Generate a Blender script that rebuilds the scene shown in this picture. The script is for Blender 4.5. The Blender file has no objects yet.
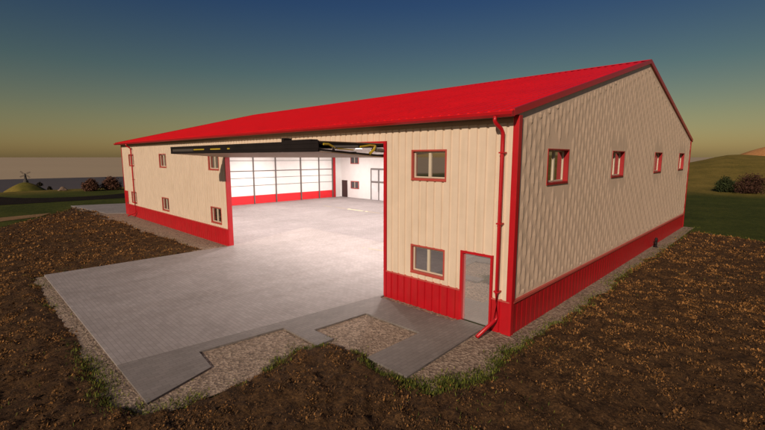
import bpy, math, random
import numpy as np
from mathutils import Vector, Matrix

random.seed(7); RNG = np.random.default_rng(7)
S = bpy.context.scene
COL = S.collection

# ------------------------------------------------------------------ helpers
class MB:
    """collects shapes into one mesh"""
    def __init__(self): self.v = []; self.f = []; self.m = []
    def add(self, vs, fs, mi=0):
        n = len(self.v); self.v += [tuple(p) for p in vs]
        for f in fs: self.f.append(tuple(n + i for i in f)); self.m.append(mi)
    def box(self, a, b, mi=0):
        x0, y0, z0 = [min(p, q) for p, q in zip(a, b)]; x1, y1, z1 = [max(p, q) for p, q in zip(a, b)]
        self.add([(x0,y0,z0),(x1,y0,z0),(x1,y1,z0),(x0,y1,z0),(x0,y0,z1),(x1,y0,z1),(x1,y1,z1),(x0,y1,z1)],
                 [(3,2,1,0),(4,5,6,7),(0,1,5,4),(1,2,6,5),(2,3,7,6),(3,0,4,7)], mi)
    def prism(self, poly, axis, a, b, mi=0):
        """poly of 2D points swept along an axis; the two remaining axes keep their xyz order"""
        n = len(poly)
        def mk(p, t):
            q = list(p); q.insert(axis, t); return tuple(q)
        vs = [mk(p, a) for p in poly] + [mk(p, b) for p in poly]
        fs = [tuple(range(n))[::-1], tuple(range(n, 2*n))] + [(i, (i+1) % n, n+(i+1) % n, n+i) for i in range(n)]
        self.add(vs, fs, mi)
    def tube(self, pts, r, n=10, mi=0, r2=None):
        pts = [Vector(p) for p in pts]; k = len(pts); vs = []; fs = []
        for i, p in enumerate(pts):
            d = (pts[min(i+1, k-1)] - pts[max(i-1, 0)]).normalized()
            u = d.cross(Vector((0, 0, 1)))
            if u.length < 1e-3: u = Vector((1, 0, 0))
            u.normalize(); w = d.cross(u)
            rr = r if r2 is None else r + (r2 - r) * i / (k - 1)
            for j in range(n):
                a = 2*math.pi*j/n; vs.append(p + rr*(math.cos(a)*u + math.sin(a)*w))
        for i in range(k-1):
            for j in range(n):
                fs.append((i*n+j, i*n+(j+1) % n, (i+1)*n+(j+1) % n, (i+1)*n+j))
        fs.append(tuple(range(n))[::-1]); fs.append(tuple((k-1)*n + j for j in range(n)))
        self.add(vs, fs, mi)
    def bar(self, p, q, w, h, mi=0):
        p = Vector(p); q = Vector(q); d = (q-p).normalized(); u = d.cross(Vector((0,0,1)))
        if u.length < 1e-3: u = Vector((1,0,0))
        u.normalize(); t = u.cross(d); u = u*w/2; t = t*h/2
        vs = [p-u-t, p+u-t, p+u+t, p-u+t, q-u-t, q+u-t, q+u+t, q-u+t]
        self.add(vs, [(3,2,1,0),(4,5,6,7),(0,1,5,4),(1,2,6,5),(2,3,7,6),(3,0,4,7)], mi)
    def build(self, name, mats, parent=None, smooth=False, bevel=0):
        me = bpy.data.meshes.new(name); me.from_pydata(self.v, [], self.f)
        if not isinstance(mats, (list, tuple)): mats = [mats]
        for m in mats: me.materials.append(m)
        me.polygons.foreach_set('material_index', self.m)
        me.polygons.foreach_set('use_smooth', [smooth]*len(self.f)); me.update()
        o = bpy.data.objects.new(name, me); COL.objects.link(o)
        if parent: o.parent = parent
        if bevel:
            b = o.modifiers.new('bevel', 'BEVEL'); b.width = bevel; b.segments = 2; b.limit_method = 'ANGLE'
        return o

def tag(o, label=None, cat=None, group=None, kind=None):
    if label: o['label'] = label
    if cat: o['category'] = cat
    if group: o['group'] = group
    if kind: o['kind'] = kind
    return o
def empty(name, loc=(0,0,0)):
    o = bpy.data.objects.new(name, None); COL.objects.link(o); o.location = loc; return o
def npmesh(name, V, F, mats, mi=None, smooth=False, kind=None):
    me = bpy.data.meshes.new(name)
    V = np.asarray(V, np.float32); F = np.asarray(F, np.int32); k = F.shape[1]
    me.vertices.add(len(V)); me.vertices.foreach_set('co', V.ravel())
    me.loops.add(F.size); me.loops.foreach_set('vertex_index', F.ravel())
    me.polygons.add(len(F)); me.polygons.foreach_set('loop_start', np.arange(len(F), dtype=np.int32)*k)
    me.polygons.foreach_set('loop_total', np.full(len(F), k, np.int32))
    for m in (mats if isinstance(mats, (list, tuple)) else [mats]): me.materials.append(m)
    if mi is not None: me.polygons.foreach_set('material_index', np.asarray(mi, np.int32))
    me.polygons.foreach_set('use_smooth', np.full(len(F), smooth, bool))
    me.update(calc_edges=True); me.validate()
    o = bpy.data.objects.new(name, me); COL.objects.link(o)
    if kind: o['kind'] = kind
    return o

# ------------------------------------------------------------------ materials
def mat(name):
    m = bpy.data.materials.new(name); m.use_nodes = True
    nt = m.node_tree; b = nt.nodes['Principled BSDF']
    return m, nt, b
def N(nt, typ, **kw):
    n = nt.nodes.new(typ)
    for k, v in kw.items():
        if k in n.inputs: n.inputs[k].default_value = v
        else: setattr(n, k, v)
    return n
def coords(nt, scale=(1,1,1)):
    tc = N(nt, 'ShaderNodeNewGeometry'); mp = N(nt, 'ShaderNodeMapping')
    mp.inputs['Scale'].default_value = scale
    nt.links.new(tc.outputs['Position'], mp.inputs['Vector']); return mp.outputs['Vector']
def ramp(nt, src, stops):
    r = N(nt, 'ShaderNodeValToRGB'); e = r.color_ramp.elements
    while len(e) < len(stops): e.new(0.5)
    for i, (p, c) in enumerate(stops): e[i].position = p; e[i].color = (*c, 1) if len(c) == 3 else c
    nt.links.new(src, r.inputs['Fac']); return r.outputs['Color']
def bump(nt, b, h, strength=.3, dist=.02):
    n = N(nt, 'ShaderNodeBump'); n.inputs['Strength'].default_value = strength; n.inputs['Distance'].default_value = dist
    nt.links.new(h, n.inputs['Height']); nt.links.new(n.outputs['Normal'], b.inputs['Normal'])
def plain(name, c, rough=.5, metal=0, var=.08, scale=1.5, spec=.5, dirt=None, b_str=0):
    """paint or metal with soft mottling, and optional dust near the ground"""
    m, nt, b = mat(name)
    v = coords(nt)
    no = N(nt, 'ShaderNodeTexNoise', Scale=scale, Detail=6.0, Roughness=.65); nt.links.new(v, no.inputs['Vector'])
    lo = [max(0, x*(1-var)) for x in c]; hi = [min(1, x*(1+var)) for x in c]
    col = ramp(nt, no.outputs['Fac'], [(.3, lo), (.7, hi)])
    if dirt:
        n2 = N(nt, 'ShaderNodeTexNoise', Scale=1.0, Detail=5.0); nt.links.new(coords(nt, (5, 5, .5)), n2.inputs['Vector'])
        mr = N(nt, 'ShaderNodeMapRange'); mr.inputs['From Min'].default_value = .5; mr.inputs['From Max'].default_value = .75
        mr.inputs['To Max'].default_value = dirt[1]
        nt.links.new(n2.outputs['Fac'], mr.inputs['Value'])
        mx = N(nt, 'ShaderNodeMixRGB'); mx.inputs['Color2'].default_value = (*dirt[0], 1)
        nt.links.new(mr.outputs['Result'], mx.inputs['Fac']); nt.links.new(col, mx.inputs['Color1']); col = mx.outputs['Color']
    nt.links.new(col, b.inputs['Base Color'])
    rr = N(nt, 'ShaderNodeMapRange'); rr.inputs['To Min'].default_value = rough*.8; rr.inputs['To Max'].default_value = min(1, rough*1.2)
    nt.links.new(no.outputs['Fac'], rr.inputs['Value']); nt.links.new(rr.outputs['Result'], b.inputs['Roughness'])
    b.inputs['Metallic'].default_value = metal; b.inputs['Specular IOR Level'].default_value = spec
    if b_str: bump(nt, b, no.outputs['Fac'], b_str, .02)
    return m

M = {}
M['beige'] = plain('beige_cladding', (.67, .53, .42), .5, var=.05, dirt=((.50, .38, .26), .35))
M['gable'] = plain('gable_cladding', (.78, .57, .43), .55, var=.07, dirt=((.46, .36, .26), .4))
M['red'] = plain('red_cladding', (.43, .005, .012), .4, var=.1, dirt=((.30, .02, .015), .45))
M['roof'] = plain('red_roof', (.72, .009, .013), .42, var=.08, scale=.6, spec=.3, dirt=((.45, .012, .012), .45))
M['trim'] = plain('red_trim', (.45, .006, .013), .38, var=.08)
M['frame'] = plain('window_red', (.42, .065, .05), .45)
M['sash'] = plain('cream_sash', (.55, .46, .36), .4)
M['reveal'] = plain('deep_red', (.32, .010, .013), .45)
M['liner'] = plain('white_liner', (.80, .78, .76), .6, var=.04)
M['black'] = plain('black_steel', (.014, .010, .010), .6, var=.2, spec=.2)
M['skin'] = plain('door_skin', (.27, .175, .11), .55)
M['yellow'] = plain('yellow_paint', (.42, .29, .02), .45)
M['grey'] = plain('galvanised', (.13, .12, .115), .7)
M['dark'] = plain('dark_door', (.05, .02, .018), .5)
M['concrete'] = plain('hall_floor', (.30, .275, .278), .6, var=.06, scale=.6)
M['bark'] = plain('bark', (.06, .04, .028), .9)
M['stone'] = plain('mill_stone', (.06, .05, .045), .9)
M['rock'] = plain('pale_rock', (.16, .105, .07), .9, b_str=.6)

def reflective():
    m, nt, b = mat('reflection_toned_glass')
    b.inputs['Base Color'].default_value = (.58, .55, .56, 1); b.inputs['Roughness'].default_value = .3  # pale base stands in for a brighter reflection in the side door pane
    g = N(nt, 'ShaderNodeBsdfGlossy'); g.inputs['Color'].default_value = (.97, .95, .96, 1); g.inputs['Roughness'].default_value = .015
    mx = N(nt, 'ShaderNodeMixShader'); mx.inputs['Fac'].default_value = .74
    nt.links.new(b.outputs[0], mx.inputs[1]); nt.links.new(g.outputs[0], mx.inputs[2])
    nt.links.new(mx.outputs[0], nt.nodes['Material Output'].inputs['Surface']); return m
M['glass'] = reflective()
def window_glass():
    m, nt, b = mat('window_glass')
    b.inputs['Base Color'].default_value = (.02, .02, .022, 1); b.inputs['Roughness'].default_value = .2
    g = N(nt, 'ShaderNodeBsdfGlossy'); g.inputs['Color'].default_value = (.85, .83, .83, 1); g.inputs['Roughness'].default_value = .03
    mx = N(nt, 'ShaderNodeMixShader'); mx.inputs['Fac'].default_value = .72
    nt.links.new(b.outputs[0], mx.inputs[1]); nt.links.new(g.outputs[0], mx.inputs[2])
    nt.links.new(mx.outputs[0], nt.nodes['Material Output'].inputs['Surface']); return m
M['wglass'] = window_glass()

def pavers(name, c, sx=.24, sy=.12, rot=0.0):
    m, nt, b = mat(name)
    g = N(nt, 'ShaderNodeNewGeometry'); mp = N(nt, 'ShaderNodeMapping'); mp.inputs['Rotation'].default_value = (0, 0, rot)
    nt.links.new(g.outputs['Position'], mp.inputs['Vector'])
    br = N(nt, 'ShaderNodeTexBrick', Scale=1.0); br.offset = .5
    br.inputs['Brick Width'].default_value = sx; br.inputs['Row Height'].default_value = sy
    br.inputs['Mortar Size'].default_value = .007; br.inputs['Mortar Smooth'].default_value = .4
    br.inputs['Color1'].default_value = (*[x*.90 for x in c], 1); br.inputs['Color2'].default_value = (*[x*1.08 for x in c], 1)
    br.inputs['Mortar'].default_value = (*[x*.68 for x in c], 1)
    nt.links.new(mp.outputs['Vector'], br.inputs['Vector'])
    no = N(nt, 'ShaderNodeTexNoise', Scale=.5, Detail=7.0, Roughness=.7); nt.links.new(g.outputs['Position'], no.inputs['Vector'])
    st = ramp(nt, no.outputs['Fac'], [(.3, (.84, .83, .82)), (.7, (1.1, 1.1, 1.1))])
    mx = N(nt, 'ShaderNodeMixRGB', blend_type='MULTIPLY'); mx.inputs['Fac'].default_value = 1
    nt.links.new(br.outputs['Color'], mx.inputs['Color1']); nt.links.new(st, mx.inputs['Color2'])
    n3 = N(nt, 'ShaderNodeTexNoise', Scale=1.0, Detail=4.0, Roughness=.6); nt.links.new(coords(nt, (1.6, .10, 1)), n3.inputs['Vector'])
    m3 = N(nt, 'ShaderNodeMixRGB', blend_type='MULTIPLY'); m3.inputs['Fac'].default_value = 1
    nt.links.new(mx.outputs['Color'], m3.inputs['Color1']); nt.links.new(ramp(nt, n3.outputs['Fac'], [(.35, (.92, .91, .90)), (.55, (1, 1, 1))]), m3.inputs['Color2'])
    nt.links.new(m3.outputs['Color'], b.inputs['Base Color']); b.inputs['Roughness'].default_value = .75
    inv = N(nt, 'ShaderNodeMath', operation='SUBTRACT'); inv.inputs[0].default_value = 1; nt.links.new(br.outputs['Fac'], inv.inputs[1])
    bump(nt, b, inv.outputs[0], .5, .006); return m
M['paver'] = pavers('pale_pavers', (.275, .240, .236))
M['paver2'] = pavers('dark_pavers', (.185, .160, .152), rot=math.radians(90))

def gravel(name, a, c, d):
    m, nt, b = mat(name); v = coords(nt)
    vo = N(nt, 'ShaderNodeTexVoronoi', Scale=17.0); nt.links.new(v, vo.inputs['Vector'])
    no = N(nt, 'ShaderNodeTexNoise', Scale=3.0, Detail=9.0, Roughness=.75); nt.links.new(v, no.inputs['Vector'])
    sp = N(nt, 'ShaderNodeSeparateColor'); nt.links.new(vo.outputs['Color'], sp.inputs['Color'])
    mx = N(nt, 'ShaderNodeMixRGB'); mx.inputs['Fac'].default_value = .5
    nt.links.new(sp.outputs['Red'], mx.inputs['Color1']); nt.links.new(no.outputs['Fac'], mx.inputs['Color2'])
    nt.links.new(ramp(nt, mx.outputs['Color'], [(.2, a), (.5, c), (.8, d)]), b.inputs['Base Color'])
    b.inputs['Roughness'].default_value = .95
    bump(nt, b, vo.outputs['Distance'], .9, .03); return m
M['gravel'] = gravel('gravel', (.105, .072, .052), (.235, .165, .12), (.38, .285, .215))

def soil():
    m, nt, b = mat('ploughed_soil'); v = coords(nt)
    n1 = N(nt, 'ShaderNodeTexNoise', Scale=3.2, Detail=10.0, Roughness=.72); nt.links.new(v, n1.inputs['Vector'])
    n2 = N(nt, 'ShaderNodeTexNoise', Scale=14.0, Detail=6.0, Roughness=.7); nt.links.new(v, n2.inputs['Vector'])
    mx = N(nt, 'ShaderNodeMixRGB'); mx.inputs['Fac'].default_value = .5
    nt.links.new(n1.outputs['Fac'], mx.inputs['Color1']); nt.links.new(n2.outputs['Fac'], mx.inputs['Color2'])
    nt.links.new(ramp(nt, mx.outputs['Color'], [(.36, (.020, .012, .008)), (.47, (.055, .030, .016)), (.57, (.115, .060, .026)), (.70, (.18, .095, .038))]), b.inputs['Base Color'])
    b.inputs['Roughness'].default_value = 1; b.inputs['Specular IOR Level'].default_value = .1
    bump(nt, b, mx.outputs['Color'], 1, .12); return m
M['soil'] = soil()
def turf(name, dark, mid, light, attr=None, scale=.25):
    m, nt, b = mat(name); v = coords(nt)
    n1 = N(nt, 'ShaderNodeTexNoise', Scale=scale, Detail=10.0, Roughness=.7); nt.links.new(v, n1.inputs['Vector'])
    n2 = N(nt, 'ShaderNodeTexNoise', Scale=scale*14, Detail=6.0, Roughness=.75); nt.links.new(v, n2.inputs['Vector'])
    mx = N(nt, 'ShaderNodeMixRGB'); mx.inputs['Fac'].default_value = .55
    nt.links.new(n1.outputs['Fac'], mx.inputs['Color1']); nt.links.new(n2.outputs['Fac'], mx.inputs['Color2'])
    col = ramp(nt, mx.outputs['Color'], [(.35, dark), (.5, mid), (.66, light)])
    if attr:
        at = N(nt, 'ShaderNodeAttribute'); at.attribute_name = attr
        c2 = ramp(nt, mx.outputs['Color'], [(.36, (.075, .066, .014)), (.5, (.185, .135, .031)), (.66, (.30, .20, .052))])
        m2 = N(nt, 'ShaderNodeMixRGB'); nt.links.new(at.outputs['Fac'], m2.inputs['Fac'])
        nt.links.new(col, m2.inputs['Color1']); nt.links.new(c2, m2.inputs['Color2']); col = m2.outputs['Color']
    nt.links.new(col, b.inputs['Base Color']); b.inputs['Roughness'].default_value = 1; b.inputs['Specular IOR Level'].default_value = .1
    bump(nt, b, mx.outputs['Color'], 1, .25); return m
M['turf'] = turf('meadow_turf', (.022, .031, .006), (.050, .060, .011), (.09, .092, .018), 'dry')
M['darkfield'] = turf('dark_tilled', (.008, .006, .005), (.014, .009, .007), (.03, .02, .012), scale=.5)
M['dirt'] = turf('dry_dirt', (.16, .09, .045), (.27, .165, .085), (.36, .23, .12), scale=.6)
M['orange_hill'] = turf('dry_hill', (.30, .13, .05), (.42, .2, .08), (.5, .27, .12), scale=.05)
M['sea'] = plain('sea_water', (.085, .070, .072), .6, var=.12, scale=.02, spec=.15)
M['farsea'] = plain('haze_toned_water', (.40, .31, .215), .8, var=.04, scale=.002, spec=.1)  # distant haze over the sea is put into this pale colour
def leafm(name, c, t=.25):
    m, nt, b = mat(name)
    oi = N(nt, 'ShaderNodeTexNoise', Scale=4.0, Detail=3.0); nt.links.new(coords(nt), oi.inputs['Vector'])
    nt.links.new(ramp(nt, oi.outputs['Fac'], [(.3, [x*.6 for x in c]), (.7, [x*1.35 for x in c])]), b.inputs['Base Color'])
    b.inputs['Roughness'].default_value = .8; b.inputs['Specular IOR Level'].default_value = .15
    return m
M['litter'] = [leafm('straw_litter', (.25, .118, .038)), leafm('brown_litter', (.115, .058, .024)), leafm('dark_litter', (.045, .025, .014))]
M['blade'] = [leafm('green_blade', (.062, .08, .012)), leafm('yellow_blade', (.16, .165, .026)), leafm('dark_blade', (.035, .04, .01))]
M['rustleaf'] = leafm('rust_leaf', (.12, .055, .036)); M['redleaf'] = leafm('red_leaf', (.065, .030, .020))
M['greenleaf'] = leafm('green_leaf', (.035, .045, .016)); M['darkleaf'] = leafm('dark_leaf', (.028, .022, .012))

# ------------------------------------------------------------------ camera, world, sun
C0 = Vector((5.4494, -10.8837, 5.1))
R3 = Matrix(((.71654, -.09587, .69092), (.69814, .0984, -.70917), (0, .99051, .13744)))   # columns: right, up, back
cd = bpy.data.cameras.new('camera'); cam = bpy.data.objects.new('camera', cd); COL.objects.link(cam)
cam.matrix_world = Matrix.Translation(C0) @ R3.to_4x4(); cd.sensor_width = 36; cd.lens = 19.67
cd.clip_start = .1; cd.clip_end = 60000; S.camera = cam

EL = math.radians(27); SD = Vector((.32, -.947, 0)).normalized() * math.cos(EL); SD.z = math.sin(EL)
sl = bpy.data.lights.new('sun', 'SUN'); sl.energy = 3.6; sl.angle = math.radians(.5); sl.color = (1, .83, .63)
so = bpy.data.objects.new('sun', sl); COL.objects.link(so); so.rotation_euler = SD.to_track_quat('Z', 'Y').to_euler()

W = bpy.data.worlds.new('World'); S.world = W; W.use_nodes = True; wn = W.node_tree
bg = wn.nodes['Background']
sky = wn.nodes.new('ShaderNodeTexSky'); sky.sky_type = 'NISHITA'; sky.sun_disc = False
sky.sun_elevation = EL; sky.sun_rotation = math.atan2(SD.x, SD.y)
sky.air_density = 1.0; sky.dust_density = 1.0; sky.ozone_density = 1.0
tc = wn.nodes.new('ShaderNodeTexCoord'); sx = wn.nodes.new('ShaderNodeSeparateXYZ'); wn.links.new(tc.outputs['Generated'], sx.inputs[0])
tint = wn.nodes.new('ShaderNodeValToRGB'); wn.links.new(sx.outputs['Z'], tint.inputs['Fac'])
e = tint.color_ramp.elements
for i, (p, c) in enumerate([(0, (.46, .335, .185)), (.08, (.375, .305, .175)), (.18, (.22, .25, .20)), (.32, (.105, .165, .245)), (.60, (.05, .072, .185))]):
    if i > 1: e.new(p)
    e[i].position = p; e[i].color = (*c, 1)
mu = wn.nodes.new('ShaderNodeMixRGB'); mu.blend_type = 'MULTIPLY'; mu.inputs['Fac'].default_value = 1
wn.links.new(sky.outputs[0], mu.inputs['Color1']); wn.links.new(tint.outputs[0], mu.inputs['Color2'])
wn.links.new(mu.outputs[0], bg.inputs['Color']); bg.inputs['Strength'].default_value = .12
vs = S.view_settings; vs.view_transform = 'Standard'; vs.look = 'None'; vs.exposure = 0; vs.gamma = 1; vs.use_curve_mapping = False

# ------------------------------------------------------------------ noise for terrain
def vnoise(x, y, s, seed=0):
    """smooth value noise, numpy"""
    x = np.asarray(x)/s; y = np.asarray(y)/s
    xi = np.floor(x).astype(np.int64); yi = np.floor(y).astype(np.int64); fx = x-xi; fy = y-yi
    def h(a, b):
        n = (a*374761393 + b*668265263 + seed*974634777) & 0x7fffffff
        n = ((n ^ (n >> 13))*1274126177) & 0x7fffffff
        return ((n ^ (n >> 16)) & 0xffff)/65535.0
    fx = fx*fx*(3-2*fx); fy = fy*fy*(3-2*fy)
    return (h(xi,yi)*(1-fx)+h(xi+1,yi)*fx)*(1-fy) + (h(xi,yi+1)*(1-fx)+h(xi+1,yi+1)*fx)*fy
def sstep(a, b, x):
    t = np.clip((x-a)/(b-a), 0, 1); return t*t*(3-2*t)
def sdf(poly, x, y):
    """signed distance, positive inside"""
    P = np.array(poly); d = np.full(x.shape, 1e9); ins = np.zeros(x.shape, bool)
    for i in range(len(P)):
        a = P[i]; b = P[(i+1) % len(P)]; e = b-a
        t = np.clip(((x-a[0])*e[0]+(y-a[1])*e[1])/(e@e), 0, 1)
        d = np.minimum(d, np.hypot(x-a[0]-t*e[0], y-a[1]-t*e[1]))
        if a[1] != b[1]:
            c = ((a[1] > y) != (b[1] > y)) & (x < (b[0]-a[0])*(y-a[1])/(b[1]-a[1])+a[0]); ins ^= c
    return np.where(ins, d, -d)

GZ = -.08
RX = np.array([-60,-30,-16.5,-13.7,-10.4,-8.2,-6.1,-3.4,.1,20,60]); RZ = np.array([1.5,2.2,3.6,4.1,5.0,5.5,5.8,5.6,5.2,5.5,6])
def terrain(x, y):
    z = np.full(x.shape, GZ)
    rg = np.interp(x, RX, RZ)
    z = z + rg*sstep(58, 140, y)*(1 - sstep(150, 215, y))
    z = z - 24*np.maximum(sstep(-76, -140, x), sstep(170, 260, y))
    far = sstep(45, 120, np.hypot(x-C0.x, y-C0.y))
    z = z + far*(vnoise(x, y, 23, 3)-.5)*.5
    z = z + 5*sstep(60, 240, -y)*sstep(-60, 0, x) + 4*sstep(60, 220, x)*(1-sstep(150, 260, y))
    return z
def polar(r0, r1, nr, na, a0=0, a1=2*math.pi, c=(C0.x, C0.y)):
    r = r0*(r1/r0)**np.linspace(0, 1, nr); a = np.linspace(a0, a1, na)
    Rr, Aa = np.meshgrid(r, a, indexing='ij')
    X = c[0]+Rr*np.cos(Aa); Y = c[1]+Rr*np.sin(Aa)
    i = np.arange((nr-1)*(na-1)); p = (i//(na-1))*na + i % (na-1)
    return X.ravel(), Y.ravel(), np.stack([p, p+na, p+na+1, p+1], 1)

X, Y, F = polar(.5, 900, 150, 361)
Z = terrain(X, Y)
g = npmesh('ground', np.stack([X, Y, Z], 1), F, M['turf'], smooth=True, kind='structure')
dry = np.clip(sstep(58, 68, Y)*.95 + sstep(-69, -74, X)*.75 + sstep(50, 90, X)*.8 + (vnoise(X, Y, 6, 9)-.5)*.15, 0, 1)
at = g.data.attributes.new('dry', 'FLOAT', 'POINT'); at.data.foreach_set('value', dry.astype(np.float32))

# water
def sheet(name, poly, z, m, kind='structure'):
    b = MB(); b.add([(x, y, z) for x, y in poly], [tuple(range(len(poly)))]); o = b.build(name, m)
    if kind: o['kind'] = kind
    return o
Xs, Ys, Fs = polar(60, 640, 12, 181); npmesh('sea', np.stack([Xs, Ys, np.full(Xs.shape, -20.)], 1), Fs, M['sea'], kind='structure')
Xs, Ys, Fs = polar(640, 40000, 24, 181); npmesh('water', np.stack([Xs, Ys, np.full(Xs.shape, -20.)], 1), Fs, M['farsea'], kind='structure')  # outer ring, coloured as the distant haze

def mound(name, cx, cy, rx, ry, zt, zb, m, seed, prof=2.0):
    n = 48; k = 16; vs = []; fs = []
    for i in range(k+1):
        q = i/k
        for j in range(n):
            a = 2*math.pi*j/n; x = cx+rx*q*math.cos(a); y = cy+ry*q*math.sin(a)
            z = zb + (zt-zb)*(1-q**prof)*(1 + .0) + (float(vnoise(x, y, rx*.3, seed))-.5)*(zt-zb)*.22*q
            vs.append((x, y, z))
    for i in range(k):
        for j in range(n): fs.append((i*n+j, (i+1)*n+j, (i+1)*n+(j+1) % n, i*n+(j+1) % n))
    o = npmesh(name, vs, fs, m, smooth=True, kind='structure')
    d = np.array([.55 + .5*(float(vnoise(p[0], p[1], 5, 4))-.5)*2 for p in vs], np.float32)
    o.data.attributes.new('dry', 'FLOAT', 'POINT').data.foreach_set('value', np.clip(d, 0, 1)); return o
mound('hill', -293, 16.5, 22, 17, -8.4, -21, M['turf'], 2, 1.6)
mound('hill', 8, 350, 62, 40, 13.5, -21, M['orange_hill'], 5, 1.9)

# ------------------------------------------------------------------ field, gravel, paving
BARE = [(-48.1,-2.2),(-42.3,-1.25),(-34.8,-1.4),(-27,-1.4),(-19.9,-1.35),(-17.62,-1.2),(-17.6,-8.5),(-17.4,-8.66),(-12.7,-8.72),(-7.86,-8.74),(-4.34,-8.72),(-3.6,-8.5),
        (-3.42,-6.6),(-3.83,-4.95),(-3.4,-3.92),(-1.98,-3.72),(-1.2,-3.97),(0,-3.72),(.34,-2.82),(.36,-1.2),(.41,-.4),(.40,2.7),(.45,6),(.42,14.5),(.5,24),(.5,27.2),(-.5,30),(-52,30)]
FIELD = [(-48,-2.2),(-36.5,-8.8),(-25,-15),(-25,-34),(34,-34),(34,20),(12,21.5),(4.7,23.8),(.72,25.4),(.8,27),(-48,27)]
def field_sd(x, y):
    n = (vnoise(x, y, 1.1, 11)-.5)*.5 + (vnoise(x, y, .35, 12)-.5)*.25
    near = sstep(30, 8, np.hypot(x-C0.x, y-C0.y))
    edge = np.where(((y > -8.3) & (y < 0) & (x < -17)) | ((y < -8.2) & (x < -5)), .25, .3 + .7*near)
    return np.minimum(sdf(FIELD, x, y), -sdf(BARE, x, y) + n*edge)
def field_z(x, y, s=None):
    if s is None: s = field_sd(x, y)
    w = sstep(-.15, .7, s)
    rows = .5+.5*np.sin((x*.45+y*.9)*2*math.pi/.75 + 2.5*vnoise(x, y, 3, 8))
    b = .04 + .035*rows + .08*vnoise(x, y, .5, 5) + .075*vnoise(x, y, .2, 6)**2*1.4 + .03*vnoise(x, y, .09, 16) + .12*vnoise(x, y, 2.2, 7)
    far = .45 + .55*sstep(45, 15, np.hypot(x-C0.x, y-C0.y))
    return np.where(s < -.15, -.3, -.14 + w*b*far)
X, Y, F = polar(2.2, 58, 420, 760, math.radians(84), math.radians(215))
s = field_sd(X, Y); Z = field_z(X, Y, s)
keep = (s[F] > -.6).any(1)
npmesh('field', np.stack([X, Y, Z], 1), F[keep], M['soil'], smooth=True, kind='structure')
X, Y, F = polar(2.2, 40, 60, 230, math.radians(-145), math.radians(84.5))        # the same field behind the camera
s = field_sd(X, Y); Z = field_z(X, Y, s); keep = (s[F] > -.6).any(1)
npmesh('field', np.stack([X, Y, Z-.01], 1), F[keep], M['soil'], smooth=True, kind='structure')

sheet('gravel', [(-48,-2.6),(-17.4,-2),(-17.4,-9.3),(-3.2,-9.3),(-3,-4.4),(1.3,-4.4),(1.3,-.3),(.8,3),(.7,26.9),(-.1,26.9),(-.1,-.02),(-48,-.02)], -.055, M['gravel'])
def slab(name, poly, m, top=0, bot=-.1):
    b = MB(); b.prism(poly, 2, bot, top); o = b.build(name, m); o['kind'] = 'structure'; return o
slab('apron', [(-17.5,-8.5),(-6.05,-8.5),(-5.03,-.02),(-5.03,.02),(-17.45,.02),(-17.45,-.02)], M['paver'])
slab('pavement', [(-6.05,-8.5),(-3.75,-8.5),(-4.3,-6.9),(-5.33,-6.78),(-5.08,-4.35),(-3.4,-4.35),(-3.4,-3.8),(-4.3,-3.8),(-4.15,-1.8),(-1.92,-1.75),(-1.92,-3.9),(-.55,-3.9),(-.75,-.35),(-.6,-.05),(-1.62,-.05),(-1.75,-.35),(-4.95,-.35),(-4.99,-.02),(-5.03,-.02)], M['paver2'], -.003)
slab('pavement', [(-49,-2.4),(-39.2,-1.3),(-38.2,.0),(-38.2,6),(-46,6),(-48.4,0)], M['paver'], -.02)
sheet('path', [(-42.4,-18),(-38.3,-18),(-39.8,-8.6),(-41.2,-5.9),(-43.6,-4.8),(-43.4,-5.4),(-42.8,-8.4)], GZ+.03, M['dirt'])
sheet('field', [(-56.5,-40),(-54.6,9),(-61.5,9),(-71,-3),(-76,-40)], GZ+.05, M['darkfield'])
sheet('floor', [(-36.6,.02),(-4.9,.02),(-4.9,24.4),(-36.6,24.4)], 0, M['paver'])
def faded_line(name, a, b_, w, seed):
    r = random.Random(seed); n = 26; bm = MB(); A = Vector((*a, 0)); B = Vector((*b_, 0)); d = (B-A)/n; nn = Vector((-d.y, d.x, 0)).normalized()
    for i in range(n):
        if r.random() < .12: continue
        p = A+d*i; q = A+d*(i+1.03); w0 = w*r.uniform(.6, 1.1)/2
        bm.add([p-nn*w0+Vector((0,0,.005)), q-nn*w0+Vector((0,0,.005)), q+nn*w0+Vector((0,0,.005)), p+nn*w0+Vector((0,0,.005))], [(0,1,2,3)], 0 if abs(i-n*.6) > 5 else 1)
    o = bm.build(name, [LM, LM2]); o['kind'] = 'structure'
LM = plain('worn_line', (.30, .24, .16), .7, var=.3, scale=6); LM2 = plain('yellow_line', (.75, .66, .34), .6, var=.2, scale=6)
faded_line('floor_marking', (-29.6, 16.2), (-21.2, 16.1), .28, 1)
faded_line('floor_marking', (-11.6, 5.0), (-8.2, 5.5), .16, 2)

# ------------------------------------------------------------------ the hangar
HX = -37.85; HY = 26.7; RY = 13.35
H = tag(empty('hangar', (-19, 13, 0)), 'long beige metal hangar with bright red roof, red lower band and wide open doorway', 'hangar')
def hpart(mb, name, m, parent=None, **k):
    """a part given in world coordinates; parts hang under the hangar's empty"""
    off = Vector((-19, 13, 0)) if parent is None else None
    if off is not None: mb.v = [(v[0]+19, v[1]-13, v[2]) for v in mb.v]
    else: mb.v = [(v[0]+19, v[1]-13, v[2]) for v in mb.v]
    return mb.build(name, m, parent or H, **k)

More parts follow.
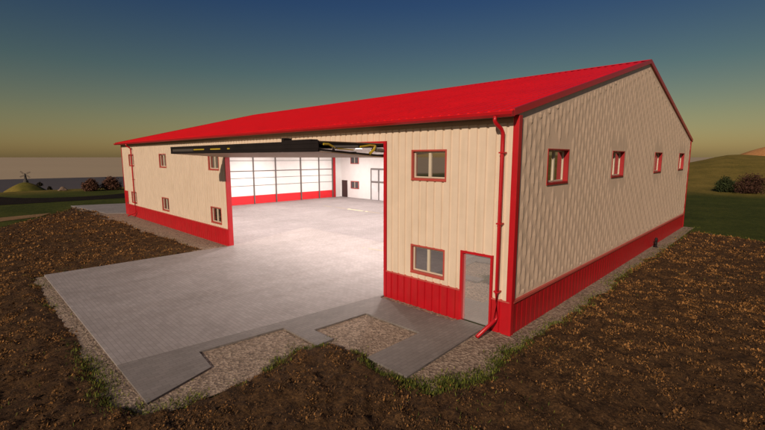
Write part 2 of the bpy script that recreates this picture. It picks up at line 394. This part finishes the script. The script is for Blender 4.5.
def ribbed(mb, u0, u1, z0, ztop, holes, put, period=.31, depth=.042, flat=.055, phase=0):
    """ribbed sheet; put(u, n, z) gives the 3D point, n outward offset"""
    us = {u0, u1}
    k = math.floor((u0-phase)/period)-1
    while phase + k*period < u1 + period:
        b = phase + k*period
        for q in (b, b+flat, b+flat+.02, b+period-.02):
            if u0 < q < u1: us.add(round(q, 5))
        k += 1
    for h in holes: us.update([h[0], h[1]])
    us = sorted(us)
    us = [u for i, u in enumerate(us) if i == 0 or u-us[i-1] > 1e-4]
    def off(u):
        t = ((u-phase) % period)
        if t < flat or t > period-1e-4: return 0
        if t < flat+.02: return depth*(t-flat)/.02
        if t > period-.02: return depth*(period-t)/.02
        return depth
    zt = ztop if callable(ztop) else (lambda u: ztop)
    for a, b in zip(us[:-1], us[1:]):
        spans = [(z0, None)]; m = (a+b)/2
        for h in sorted([h for h in holes if h[0] <= m <= h[1]], key=lambda h: h[2]):
            s0, s1 = spans.pop(); spans.append((s0, h[2]))
            if h[3] is not None: spans.append((h[3], None))
        oa, ob = off(a), off(b)
        for s0, s1 in spans:
            if s1 is not None and s1-s0 < 1e-3: continue
            mb.add([put(a, oa, s0), put(b, ob, s0), put(b, ob, s1 if s1 is not None else zt(b)), put(a, oa, s1 if s1 is not None else zt(a))], [(0,1,2,3)])
fp = lambda u, n, z: (u, -n, z)
gp = lambda u, n, z: (n, u, z)
# openings of the front wall (x0, x1, z0, z1)
OPEN = (-17.45, -5.03, -.06, 5.6)
DOOR = (-1.68, -.60, -.06, 2.18)
WF = []
for x in (-3.73, -19.75, -28.25, -35.85):
    WF += [(x, x+1.40, 4.37, 5.32), (x, x+1.40, 1.17, 2.11)]
LD = (-37.70, -36.85, -.06, 2.11)
SPLIT = .95; EAVE = 6.28
holes = WF + [OPEN, DOOR, LD]
mb = MB(); ribbed(mb, HX, 0, SPLIT, EAVE, [h if h[2] > SPLIT else (h[0], h[1], SPLIT, h[3]) for h in holes], fp)
hpart(mb, 'front_wall', M['beige'])
mb = MB()
low = sorted([h for h in holes if h[2] < SPLIT], key=lambda h: h[0]); xs = [HX] + [q for h in low for q in h[:2]] + [0]
for a, b in zip(xs[::2], xs[1::2]):
    if b-a > .01:
        mb = MB(); ribbed(mb, a, b, -.06, SPLIT, [], lambda u, n, z: (u, -n-.022, z)); base = hpart(mb, 'lower_band', M['red'])
        mb = MB(); mb.prism([(-.075, SPLIT-.03), (-.06, SPLIT+.01), (.0, SPLIT+.02), (.0, SPLIT-.03)], 0, a, b); hpart(mb, 'drip_trim', M['frame'], base)
# gable wall: flat sheet with raised, staggered vertical pads
WG = [(2.05, 3.72), (8.55, 10.25), (16.1, 17.8), (22.95, 24.65)]
gh = [(a, b, 4.27, 5.34) for a, b in WG]
ztg = lambda u: 9.685 - abs(u-RY)*.2494
mb = MB()
us = sorted({0, HY, RY, *[q for h in gh for q in h[:2]]})
for a, b in zip(us[:-1], us[1:]):
    m = (a+b)/2; h = [h for h in gh if h[0] <= m <= h[1]]
    if h:
        mb.add([gp(a,0,SPLIT), gp(b,0,SPLIT), gp(b,0,h[0][2]), gp(a,0,h[0][2])], [(0,1,2,3)])
        mb.add([gp(a,0,h[0][3]), gp(b,0,h[0][3]), gp(b,0,ztg(b)), gp(a,0,ztg(a))], [(0,1,2,3)])
    else: mb.add([gp(a,0,SPLIT), gp(b,0,SPLIT), gp(b,0,ztg(b)), gp(a,0,ztg(a))], [(0,1,2,3)])
nc = int(HY/.30); L = .80
for c in range(nc):
    yc = .15 + c*.30 + .02; z = SPLIT + .06 - (c*.38 % 1)*L
    while z < ztg(yc)-.25:
        za = max(z, SPLIT+.04); zb = min(z+L-.02, ztg(yc)-.28)
        if zb-za > .12 and not any(h[0]-.16 < yc < h[1]+.16 and zb > h[2]-.1 and za < h[3]+.1 for h in gh):
            w0, t, e = .13, .021, (zb-za)*.30
            mb.add([gp(yc,.001,za), gp(yc+w0,.001,za+e), gp(yc+w0,.001,zb-e), gp(yc,.001,zb), gp(yc-w0,.001,zb-e), gp(yc-w0,.001,za+e),
                    gp(yc+.03,t,za+e), gp(yc+.03,t,zb-e)], [(0,1,6),(1,2,7,6),(2,3,7),(3,4,7),(4,5,6,7),(5,0,6)])
        z += L
hpart(mb, 'gable_wall', M['gable'])
mb = MB(); ribbed(mb, 0, HY, -.06, SPLIT, [], lambda u, n, z: (n+.022, u, z), depth=.010); base2 = hpart(mb, 'lower_band', M['red'])
mb = MB(); mb.prism([(.075, SPLIT-.05), (.06, SPLIT+.01), (0, SPLIT+.03), (0, SPLIT-.05)], 1, .08, HY-.02)
mb.v = [(v[0], v[1], v[2]) for v in mb.v]; hpart(mb, 'drip_trim', M['frame'], base2)
# rear and left walls
mb = MB(); ribbed(mb, HX, 0, -.06, EAVE, [], lambda u, n, z: (u, HY+n, z), period=.62, flat=.1); hpart(mb, 'rear_wall', M['beige'])
mb = MB(); ribbed(mb, 0, HY, -.06, ztg, [], lambda u, n, z: (HX-n, u, z), period=.62, flat=.1); hpart(mb, 'gable_wall', M['beige'])
# corner trims
for x, y in ((.0, .0), (HX, .0), (0, HY), (HX, HY)):
    sx_ = 1 if x == 0 else -1; sy_ = -1 if y == 0 else 1; w = .11 if x == 0 else .07
    b = MB(); b.box((x+sx_*.062, y+sy_*.062, -.06), (x-sx_*w, y+sy_*.036, EAVE-.05))
    b.box((x+sx_*.062, y+sy_*.036, -.06), (x+sx_*.036, y-sy_*.13, EAVE-.05)); hpart(b, 'corner_trim', M['trim'], bevel=.006)

# roof
SL = (9.75-6.42)/RY
rz = lambda y: 9.75 - abs(y-RY)*SL
OV = .38; XR = .05; XL = HX-.42
def roof_slope(front):
    b = MB(); s = -1 if front else 1
    y0 = RY; y1 = (-OV if front else HY+OV)
    per = .333; x = XL; us = []
    while x < XR:
        for q, o in ((0, 0), (.235, 0), (.262, .035), (.305, .035)):
            if x+q < XR: us.append((x+q, o))
        x += per
    us.append((XR, 0))
    ny = 6
    for (a, oa), (c, oc) in zip(us[:-1], us[1:]):
        b.add([(a, y0, rz(y0)+oa), (c, y0, rz(y0)+oc), (c, y1, rz(y1)+oc), (a, y1, rz(y1)+oa)], [(0,3,2,1) if front else (0,1,2,3)])
        b.add([(a, y1, rz(y1)+oa), (c, y1, rz(y1)+oc), (c, y1, rz(y1)-.035), (a, y1, rz(y1)-.035)], [(0,3,2,1) if front else (0,1,2,3)])
    # underside
    b.add([(HX+.05, y0, rz(y0)-.13), (-.03, y0, rz(y0)-.13), (-.03, y1, rz(y1)-.06), (HX+.05, y1, rz(y1)-.06)], [(0,1,2,3)], 1)
    return b
rf = hpart(roof_slope(True), 'roof', [M['roof'], M['liner']])
rb = hpart(roof_slope(False), 'roof', [M['roof'], M['liner']])
b = MB(); b.prism([(RY-.28, rz(RY-.28)+.03), (RY, rz(RY)+.055), (RY+.28, rz(RY+.28)+.03), (RY, rz(RY)+.03)], 0, XL, XR); hpart(b, 'ridge_cap', M['roof'], rf)
for x0, x1 in ((XR-.02, XR+.03), (XL-.03, XL+.02)):
    for ya, yb in ((-OV, RY), (HY+OV, RY)):
        b = MB(); za, zb = rz(ya), rz(yb)
        b.prism([(ya, za+.05), (yb, zb+.05), (yb, zb-.14), (ya, za-.14)], 0, x0, x1)
        b.prism([(ya, za-.12), (yb, zb-.12), (yb, zb-.14), (ya, za-.14)], 0, min(x0, x1)-(.03 if x0 > -1 else -.05), x0)
        hpart(b, 'rake_trim', M['trim'], rf if ya < 5 else rb)
# gutter along the front eave
ge = rz(-OV)
b = MB(); o = .0; yo = -OV-.015
prof = [(yo+.03, ge-.01), (yo+.03, ge-.16), (yo-.06, ge-.16), (yo-.12, ge-.10), (yo-.135, ge-.03), (yo-.12, ge-.03), (yo-.105, ge-.095), (yo-.055, ge-.145), (yo+.015, ge-.145), (yo+.015, ge-.01)]
b.prism(prof, 0, XL+.02, XR+.02); b.box((XR+.02, yo-.13, ge-.16), (XR+.025, yo+.03, ge-.02))
gut = hpart(b, 'gutter', M['trim'])
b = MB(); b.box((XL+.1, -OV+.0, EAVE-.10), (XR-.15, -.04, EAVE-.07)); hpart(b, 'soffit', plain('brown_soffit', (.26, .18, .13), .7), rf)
# down pipes
def downpipe(x, kick, r=.055):
    y = -.16; b = MB()
    b.tube([(x-.10, yo-.05, ge-.12), (x-.10, yo-.05, ge-.24), (x-.085, yo-.02, ge-.31), (x-.02, y-.06, ge-.46), (x, y, ge-.56), (x, y, ge-.9), (x, y, 1.2), (x, y, .42), (x+kick[0]*.08, y+kick[1]*.08, .34), (x+kick[0], y+kick[1], .06)], r, 12)
    d = hpart(b, 'downpipe', M['trim'], smooth=True)
    for z in (5.2, 3.2, 1.2):
        c = MB(); c.box((x-.075, y-.065, z), (x+.075, -.03, z+.04)); hpart(c, 'pipe_clip', M['trim'], d)
downpipe(-.36, (-.12, -.82)); downpipe(-34.62, (-.65, -.45))

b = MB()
b.box((HX+.08, -.05, 6.03), (-.13, -.002, 6.2)); hpart(b, 'eave_shade_board', plain('eave_shade_brown', (.34, .25, .185), .7))  # added board; the dark shade under the eave is put into its colour
# windows
def ring(b, x0, x1, z0, z1, w, d0, d1, put):
    for a, c, e, f in ((x0, x1, z1-w, z1), (x0, x1, z0, z0+w), (x0, x0+w, z0+w, z1-w), (x1-w, x1, z0+w, z1-w)):
        p = put(a, d0, e); q = put(c, d1, f); b.box(p, q)
def window(x0, x1, z0, z1, put, deep=.07, tw=.045, out=.052, sash='sash', glass='wglass', fm='frame'):
    b = MB(); ring(b, x0-.02, x1+.02, z0-.02, z1+.02, tw+.012, out, -deep-.05, put); w = hpart(b, 'window', M[fm])
    b = MB(); i = tw; ring(b, x0+i, x1-i, z0+i, z1-i, .045, -deep+.03, -deep-.02, put)
    xm = (x0+x1)/2; b.box(put(xm-.05, -deep+.035, z0+i+.045), put(xm+.05, -deep-.02, z1-i-.045)); hpart(b, 'sash', M[sash], w)
    for a, c in ((x0+i+.045, xm-.05), (xm+.05, x1-i-.045)):
        b = MB(); b.box(put(a, -deep, z0+i+.045), put(c, -deep-.012, z1-i-.045)); hpart(b, 'pane', M[glass], w)
    b = MB(); b.box(put(x0-.02, out+.015, z0-.045), put(x1+.02, -.0, z0-.021)); hpart(b, 'sill', M[fm], w)
for h in WF: window(*h, fp)
for h in gh: window(*h, gp, deep=.17, tw=.03, out=.02, fm='reveal')

# glazed side door (right of the front wall)
b = MB()
x0, x1, z0, z1 = DOOR
b.box((x0-.02, -.075, -.06), (x0+.07, .16, z1+.05)); b.box((x1-.05, -.075, -.06), (x1+.02, .16, z1+.05)); b.box((x0+.07, -.075, z1-.02), (x1-.05, .16, z1+.05))
dd = hpart(b, 'side_door', M['trim'])
b = MB(); b.box((x0+.07, .02, 0), (x1-.05, .045, z1-.02)); hpart(b, 'pane', M['glass'], dd)
b = MB(); b.box((x1-.085, .0, 0), (x1-.05, .05, z1-.02)); hpart(b, 'door_stile', M['grey'], dd)
# red door at the far left corner
b = MB(); x0, x1, z0, z1 = LD; b.box((x0, -.07, -.04), (x1, .03, z1)); ld = hpart(b, 'side_door', M['trim'], bevel=.006); ld['label'] = 'solid red door beside the far left corner'
b = MB(); b.box((x1-.14, -.13, .95), (x1-.1, -.07, 1.1)); hpart(b, 'door_handle', M['grey'], ld)

# big doorway trims
b = MB(); b.box((-17.53, -.075, -.06), (-17.45, .2, 5.66)); hpart(b, 'door_jamb', M['trim'])
b = MB(); b.box((-5.03, -.075, -.06), (-4.91, .10, 5.66)); hpart(b, 'door_jamb', M['trim'])
b = MB(); b.box((-17.45, -.07, 5.59), (-5.03, .10, 5.66)); hpart(b, 'door_head', M['trim'])

# folded bifold door over the doorway
DX0, DX1 = -17.43, -5.05
NY = -2.93
b = MB(); b.prism([(-.08, 5.56), (NY, 5.575), (NY, 5.60), (-.08, 5.585)], 0, DX0, DX1)
up = hpart(b, 'door_leaf', M['skin']); up['label'] = 'upper leaf of the folded bifold door'
b = MB()
for y in (-.12, -1.4, NY+.06): b.box((DX0, y-.05, 5.45 if y > -2 else 5.51), (DX1, y+.05, 5.56))
for i in range(7):
    x = DX0+.05+(DX1-DX0-.1)*i/6; b.box((x-.04, NY+.1, 5.48), (x+.04, -.12, 5.555))
hpart(b, 'door_frame', M['black'], up)
b = MB(); ly = lambda y: 5.08 + (5.265-5.08)*(y/NY)
b.prism([(0, 5.08), (NY, 5.262), (NY, 5.29), (0, 5.105)], 0, DX0, DX1)
lo = hpart(b, 'door_leaf', M['skin']); lo['label'] = 'lower leaf of the folded bifold door, brown underside'
b = MB()
for y in (-.06, -1.4, NY+.05): b.box((DX0, y-.05, ly(y)+.028), (DX1, y+.05, ly(y)+.11))
for i in range(7):
    x = DX0+.05+(DX1-DX0-.1)*i/6; b.bar((x, 0, ly(0)+.06), (x, NY+.1, ly(NY)+.06), .07, .06)
hpart(b, 'door_frame', M['black'], lo)
b = MB(); b.box((-14.6, NY-.012, 5.37), (DX1, NY+.02, 5.51)); b.box((DX0, NY-.015, 5.265), (DX1, NY+.03, 5.345)); b.box((DX0, NY-.015, 5.515), (DX1, NY+.03, 5.61))
b.box((DX0, NY-.01, 5.30), (DX0+.12, NY+.05, 5.56))
hpart(b, 'nose_beam', M['black'], up)
b = MB(); b.box((DX0+.12, NY+.03, 5.345), (-14.6, NY+.05, 5.515)); hpart(b, 'nose_gap_shade', plain('gap_shade_brown', (.07, .055, .048), .6), up)  # sheet closes the open nose gap; the gap's shade is put into its colour
for a, c in ((-14.5, -13.35), (-12.7, -11.75), (-11.1, -10.9)):
    b = MB(); b.box((a, NY-.03, 5.41), (c, NY-.0125, 5.465)); hpart(b, 'warning_stripe', M['yellow'], up)
b = MB(); b.tube([(DX1+.02, -2.75, 5.50), (DX1+.02, -2.55, 5.50), (DX1+.02, -2.3, 5.40)], .035, 8)
b.tube([(DX1+.02, -1.2, 5.44), (DX1+.02, -.75, 5.5), (DX1+.02, -.5, 5.49)], .035, 8); b.tube([(DX1+.02, -.5, 5.50), (DX1+.02, -.55, 5.36), (DX1+.02, -.75, 5.22)], .05, 8)
b.tube([(DX1+.02, -2.2, 5.37), (DX1+.02, -1.5, 5.33)], .018, 8); hpart(b, 'fold_arm', M['yellow'], up)
b = MB(); b.tube([(DX1+.01, -2.4, 5.42), (DX1+.01, -1.3, 5.44)], .045, 8); hpart(b, 'lift_rod', M['grey'], up); b = MB(); b.tube([(DX1+.01, -.45, 5.35), (DX1+.01, -.1, 5.33)], .07, 8); hpart(b, 'lift_rod', M['grey'], up)
b = MB(); b.box((-7.5, -2.6, 5.60), (-5.9, -2.3, 5.68)); b.box((-7.6, -2.62, 5.60), (-7.45, -2.28, 5.76)); hpart(b, 'drive_box', M['black'], up)
# interior: left wall with a second closed door, partition at the back, side room wall
IL = -36.5; IB = 24.4
b = MB(); b.box((IL-.12, .25, 0), (IL, 26, 6.1)); hpart(b, 'inner_wall', M['liner'])
b = MB(); b.box((IL+.0, 4.4, .93), (IL+.035, 23.05, 5.5)); idr = hpart(b, 'inner_door', M['liner'])
b = MB(); b.box((IL+.0, 4.4, .02), (IL+.04, 23.05, .93)); hpart(b, 'door_band', plain('bright_red', (.70, .012, .02), .5), idr)
b = MB()
for y in (4.5, 6.4, 9.2, 12.01, 14.75, 18.15, 20.83, 22.95): b.box((IL+.04, y-.06, .02), (IL+.14, y+.06, 5.5))
for z in (2.02, 2.85, 3.6, 4.7): b.box((IL+.035, 4.4, z-(.02 if z != 3.6 else .045)), (IL+.07, 23.05, z+(.02 if z != 3.6 else .045)))
hpart(b, 'door_grid', plain('grey_steel', (.13, .105, .095), .5), idr)
b = MB(); b.box((IL, 23.05, 0), (IL+.16, 23.4, 5.6)); hpart(b, 'door_post', M['trim'], idr)
b = MB(); b.box((IL-.1, IB, 0), (-.3, IB+.12, 6.2)); pw = hpart(b, 'inner_wall', M['liner'])
b = MB(); b.box((-36.25, IB-.05, 0), (-35.2, IB, 2.15)); hpart(b, 'inner_door', M['dark'])
def iwin(x0, x1, z0, z1):
    b = MB(); ring(b, x0, x1, z0, z1, .08, 0, 0, lambda u, n, z: (u, IB-.06 if z < 99 else 0, z))
    b = MB()
    for a, c, e, f in ((x0, x1, z1-.09, z1), (x0, x1, z0, z0+.09), (x0, x0+.09, z0, z1), (x1-.09, x1, z0, z1)): b.box((a, IB-.07, e), (c, IB, f))
    w = hpart(b, 'inner_window', M['frame'])
    b = MB(); b.box(((x0+x1)/2-.05, IB-.06, z0+.09), ((x0+x1)/2+.05, IB, z1-.09)); hpart(b, 'sash', M['sash'], w)
    b = MB(); b.box((x0+.09, IB-.03, z0+.09), (x1-.09, IB, z1-.09)); hpart(b, 'pane', plain('inner_pane', (.07, .065, .07), .3), w)
iwin(-34.5, -33.0, 1.15, 2.1); iwin(-34.5, -33.0, 4.25, 5.2)
b = MB()
for x in (-30.8, -29.5, -28.1): b.box((x-.07, IB-.08, 0), (x+.07, IB, 3.75))
for z in (2.15, 3.68): b.box((-30.8, IB-.085, z-.10), (-28.1, IB-.004, z+.10))
b.box((-29.6, IB-.09, 1.0), (-29.4, IB-.08, 3.6))
gd = hpart(b, 'glazed_door', plain('mid_grey_frame', (.16, .14, .135), .5))
b = MB(); b.box((-30.73, IB-.04, 0), (-28.17, IB, 3.6)); hpart(b, 'pane', plain('milk_glass', (.68, .67, .67), .25), gd)
b = MB(); b.box((-4.88, .1, 0), (-4.76, IB, 6.2)); hpart(b, 'inner_wall', M['liner'])

# lamps in the hall
em, ent, eb = mat('lamp_lens'); eb.inputs['Emission Color'].default_value = (1, .95, .9, 1); eb.inputs['Emission Strength'].default_value = 6
def lamp(x, y, k=1):
    t = tag(empty('ceiling_lamp', (x, y, 5.75)), 'round black bell shaped lamp hanging from the hangar ceiling above the hall floor', 'lamp', 'ceiling lamps inside the hangar')
    b = MB(); b.tube([(0,0,.02),(0,0,.12),(0,0,.3)], .30, 16, r2=.10); b.tube([(0,0,.3),(0,0,1.2)], .012, 6); b.build('lamp_shade', M['black'], t)
    b = MB(); b.tube([(0,0,.0),(0,0,.02)], .27, 16); b.build('lamp_lens', em, t)
    l = bpy.data.lights.new('lamp_light', 'AREA'); l.shape = 'DISK'; l.size = .5; l.energy = LP*k; l.color = (1, .90, .85)
    lo_ = bpy.data.objects.new('lamp_light', l); COL.objects.link(lo_); lo_.parent = t; lo_.location = (0, 0, -.02)
LP = 420
for x in (-32.5, -26, -19.5, -13, -8):
    for y, k in ((4.2, 1.05), (12, 1), (20, .95)): lamp(x, y, k)

# ------------------------------------------------------------------ plants and small things
def leaves(n, blobs, size, seed, flat=.5):
    r = np.random.default_rng(seed); V = []; 
    w = np.array([b[3]*b[4]*b[5] for b in blobs]); idx = r.choice(len(blobs), n, p=w/w.sum())
    B = np.array(blobs)[idx]
    d = r.normal(size=(n, 3)); d /= np.linalg.norm(d, axis=1)[:, None]
    rad = (.35+.65*r.random(n)**.5)*(.78+.55*r.random(n))
    c = B[:, :3] + d*rad[:, None]*B[:, 3:6]; c[:, 2] = np.maximum(c[:, 2], .03)
    u = r.normal(size=(n, 3)); u /= np.linalg.norm(u, axis=1)[:, None]
    v = np.cross(u, r.normal(size=(n, 3))); v /= np.linalg.norm(v, axis=1)[:, None]
    s = size*(.5+r.random(n))[:, None]
    V = np.stack([c-u*s, c-v*s*.55, c+u*s, c+v*s*.55], 1).reshape(-1, 3)
    return V, np.arange(n*4).reshape(-1, 4)
def bush(x, y, z, w, h, m, seed, label, n=900, size=.14, spiky=False):
    t = tag(empty('bush', (x, y, z)), label, 'bush'); r = random.Random(seed)
    bl = []
    for i in range(9):
        a = r.uniform(0, 6.28); q = r.uniform(.1, .62)
        hz = h*r.uniform(.25, .72)*(1.15-q*.6)
        bl.append((math.cos(a)*q*w/2, math.sin(a)*q*w/2, hz, w*r.uniform(.17, .27), w*r.uniform(.17, .27), h*r.uniform(.2, .3)))
    bl.append((0, 0, h*.5, w*.3, w*.3, h*.36)); bl.append((0, 0, h*.68, w*.2, w*.2, h*.3)); bl.append((0, 0, h*.25, w*.42, w*.42, h*.25))
    V, Fq = leaves(n, bl, size, seed); o = npmesh('foliage', V, Fq, m); o.parent = t
    b = MB()
    for i in range(6):
        q = bl[i]; b.tube([(0,0,-.15), (q[0]*.4, q[1]*.4, q[2]*.5), (q[0], q[1], q[2])], .045*w/2, 6, r2=.012*w/2)
    b.build('stem', M['bark'], t)
    return t
GZt = lambda x, y: float(terrain(np.array([float(x)]), np.array([float(y)]))[0])
for (x, y, w, h, m, lb) in [(-70.2, 3.7, 2.5, 2.0, 'rustleaf', 'low rust brown bush on the shore edge, left of its taller neighbour'),
                            (-70.6, 6.3, 2.9, 2.3, 'rustleaf', 'taller rust brown bush on the shore edge, next to the hangar corner'),
                            (-1.2, 66.5, 3.0, 2.4, 'greenleaf', 'dark green bush at the foot of the dry hill'),
                            (1.6, 66.5, 5.0, 2.9, 'redleaf', 'wide dull red bush at the foot of the dry hill')]:
    bush(x, y, GZt(x, y)-.05, w, h, M[m], int(abs(x*10)), lb, n=4200, size=.10)
bush(-282, 21.5, -10.4, 3.4, 2.2, M['darkleaf'], 3, 'dark bush on the mound just right of the windmill', n=500, size=.3)
bush(-281, 25.3, -13.0, 3.0, 2.6, M['darkleaf'], 4, 'dark bush low on the right slope of the windmill mound', n=500, size=.3)
# small rock on the shore edge
b = MB(); r = random.Random(3); n = 9
lv = [(.75, 0), (.8, .25), (.5, .6), (.18, .95)]
for q, z in lv:
    for j in range(n): a = 2*math.pi*j/n; k = q*r.uniform(.8, 1.15); b.v.append((k*math.cos(a), k*math.sin(a), z-.1))
for i in range(3):
    for j in range(n): b.f.append((i*n+j, i*n+(j+1) % n, (i+1)*n+(j+1) % n, (i+1)*n+j)); b.m.append(0)
b.f.append(tuple(3*n+j for j in range(n))); b.m.append(0)
rk = tag(b.build('rock', M['rock']), 'small pale pointed rock on the shore edge between mound and bushes', 'rock'); rk.scale = (.8, .8, .7); rk.location = (-74, -1.2+1.9, GZt(-74, .7))
# windmill on the mound
wm = tag(empty('windmill', (-293, 16.9, -8.5)), 'tiny dark windmill on top of the mound by the sea', 'windmill')
b = MB(); b.tube([(0,0,-.5), (0,0,1.2), (0,0,1.5)], 1.5, 10, r2=1.2); b.build('base', M['stone'], wm)
b = MB(); b.tube([(0,0,1.3), (0,0,5.4)], .85, 8, r2=.5); b.build('tower', M['stone'], wm)
b = MB(); b.tube([(0,0,5.35), (0,0,5.7), (0,0,6.3)], .62, 8, r2=.08); b.build('cap', M['stone'], wm)
for k in range(4):
    a = math.radians(32+90*k + (8 if k % 2 else -8)); d = Vector((0, math.cos(a), math.sin(a))); p = Vector((.75, 0, 5.4))
    nrm = Vector((0, -d.z, d.y)); b = MB(); b.bar(p, p+d*3.3, .16, .16)
    for q in (1.2, 1.7, 2.2, 2.7, 3.2): b.bar(p+d*q, p+d*q+nrm*.75, .1, .1)
    b.bar(p+d*1.1+nrm*.7, p+d*3.3+nrm*.7, .1, .1); b.bar(p+d*1.1+nrm*.38, p+d*3.3+nrm*.38, .3, .05); b.build('sail', M['stone'], wm)
wm.scale = (.78, .78, .78)
# small black stand pipe by the gable wall
sp_ = tag(empty('standpipe', (.24, 17.05, -.06)), 'short black capped standpipe beside the red band of the gable wall', 'standpipe')
b = MB(); b.tube([(0,0,0), (0,0,.42)], .075, 10); b.tube([(0,0,.0), (0,0,.03)], .13, 10); b.build('post', M['black'], sp_)
b = MB(); b.tube([(0,0,.42), (0,0,.5), (0,0,.56)], .10, 10, r2=.05); b.tube([(0,0,.34), (.02,-.2,.32), (.02,-.22,.22)], .035, 8); b.build('cap', M['black'], sp_)

# loose litter on the field: one uncountable mass
def scatter(n, lo_, hi_, seed):
    r = np.random.default_rng(seed); a = np.radians(r.uniform(80, 216, n)); q = lo_*(hi_/lo_)**r.random(n)
    return C0.x+q*np.cos(a), C0.y+q*np.sin(a), q, r
n = 2000000
x, y, q, r = scatter(n, 3.2, 60, 21); s = field_sd(x, y)
pat = vnoise(x, y, .36, 31)*.62 + vnoise(x, y, 2.3, 32)*.18 + vnoise(x, y, .17, 33)*.2
p = .14 + .86*sstep(.40, .66, pat)
k = (s > .10) & (r.random(n) < p*(.45+.55*sstep(5, 14, q))); x, y, q, s, pat = x[k], y[k], q[k], s[k], pat[k]; n = len(x)  # thinned out towards the camera to darken the foreground
z = field_z(x, y, s)
def quads(x, y, z, ln, wd, tilt, r):
    n = len(x); a = r.uniform(0, 2*math.pi, n); u = np.stack([np.cos(a)*np.cos(tilt), np.sin(a)*np.cos(tilt), np.sin(tilt)], 1)
    v = np.stack([-np.sin(a), np.cos(a), r.uniform(-.5, .5, n)], 1); c = np.stack([x, y, z], 1)
    L_ = ln[:, None]; W_ = wd[:, None]
    V = np.stack([c, c+u*L_*.5-v*W_, c+u*L_, c+u*L_*.55+v*W_], 1).reshape(-1, 3)
    return V, np.arange(n*4).reshape(-1, 4)
ln = r.uniform(.014, .046, n)*(.7+.045*q)*(1+.8*(r.random(n) < .12)); V, Fq = quads(x, y, z-.008, ln, ln*r.uniform(.10, .40, n), r.uniform(.0, 1.2, n), r)
light = r.random(n) < (.10+.45*sstep(6, 18, q))*(.15+1.35*sstep(.46, .62, pat))  # fewer straw leaves near the camera: foreground shade put into leaf colour
o = npmesh('leaf_litter', V, Fq, M['litter'], np.where(light, 0, np.where(r.random(n) < .5, 1, 2)))
tag(o, 'brown straw and leaf litter covering the ploughed field', 'leaf litter', kind='stuff')
# grass tufts along the gravel edge
n = 1100000
x, y, q, r = scatter(n, 3.2, 40, 22); s = field_sd(x, y)
w = np.exp(-((s-.18)/.26)**2)*sstep(.28, .6, vnoise(x, y, 1.3, 41)*.7 + vnoise(x, y, .4, 42)*.3)
w = w*np.where((x < -17) & (y > -8.6), .12, 1) + .006*(s > 0)*(vnoise(x, y, 1.6, 43) > .6)
k = (r.random(n) < w) & (x > -40); x, y, q, s = x[k], y[k], q[k], s[k]; n = len(x)
z = np.maximum(field_z(x, y, s), -.07); ln = r.uniform(.04, .13, n)
V, Fq = quads(x, y, z-.01, ln, ln*.05+.0015*(1+q*.06), r.uniform(.5, 1.5, n), r)
o = npmesh('grass', V, Fq, M['blade'], r.choice(3, n, p=(.45, .35, .20)))
tag(o, 'short yellow green grass fringing the gravel', 'grass', kind='stuff')
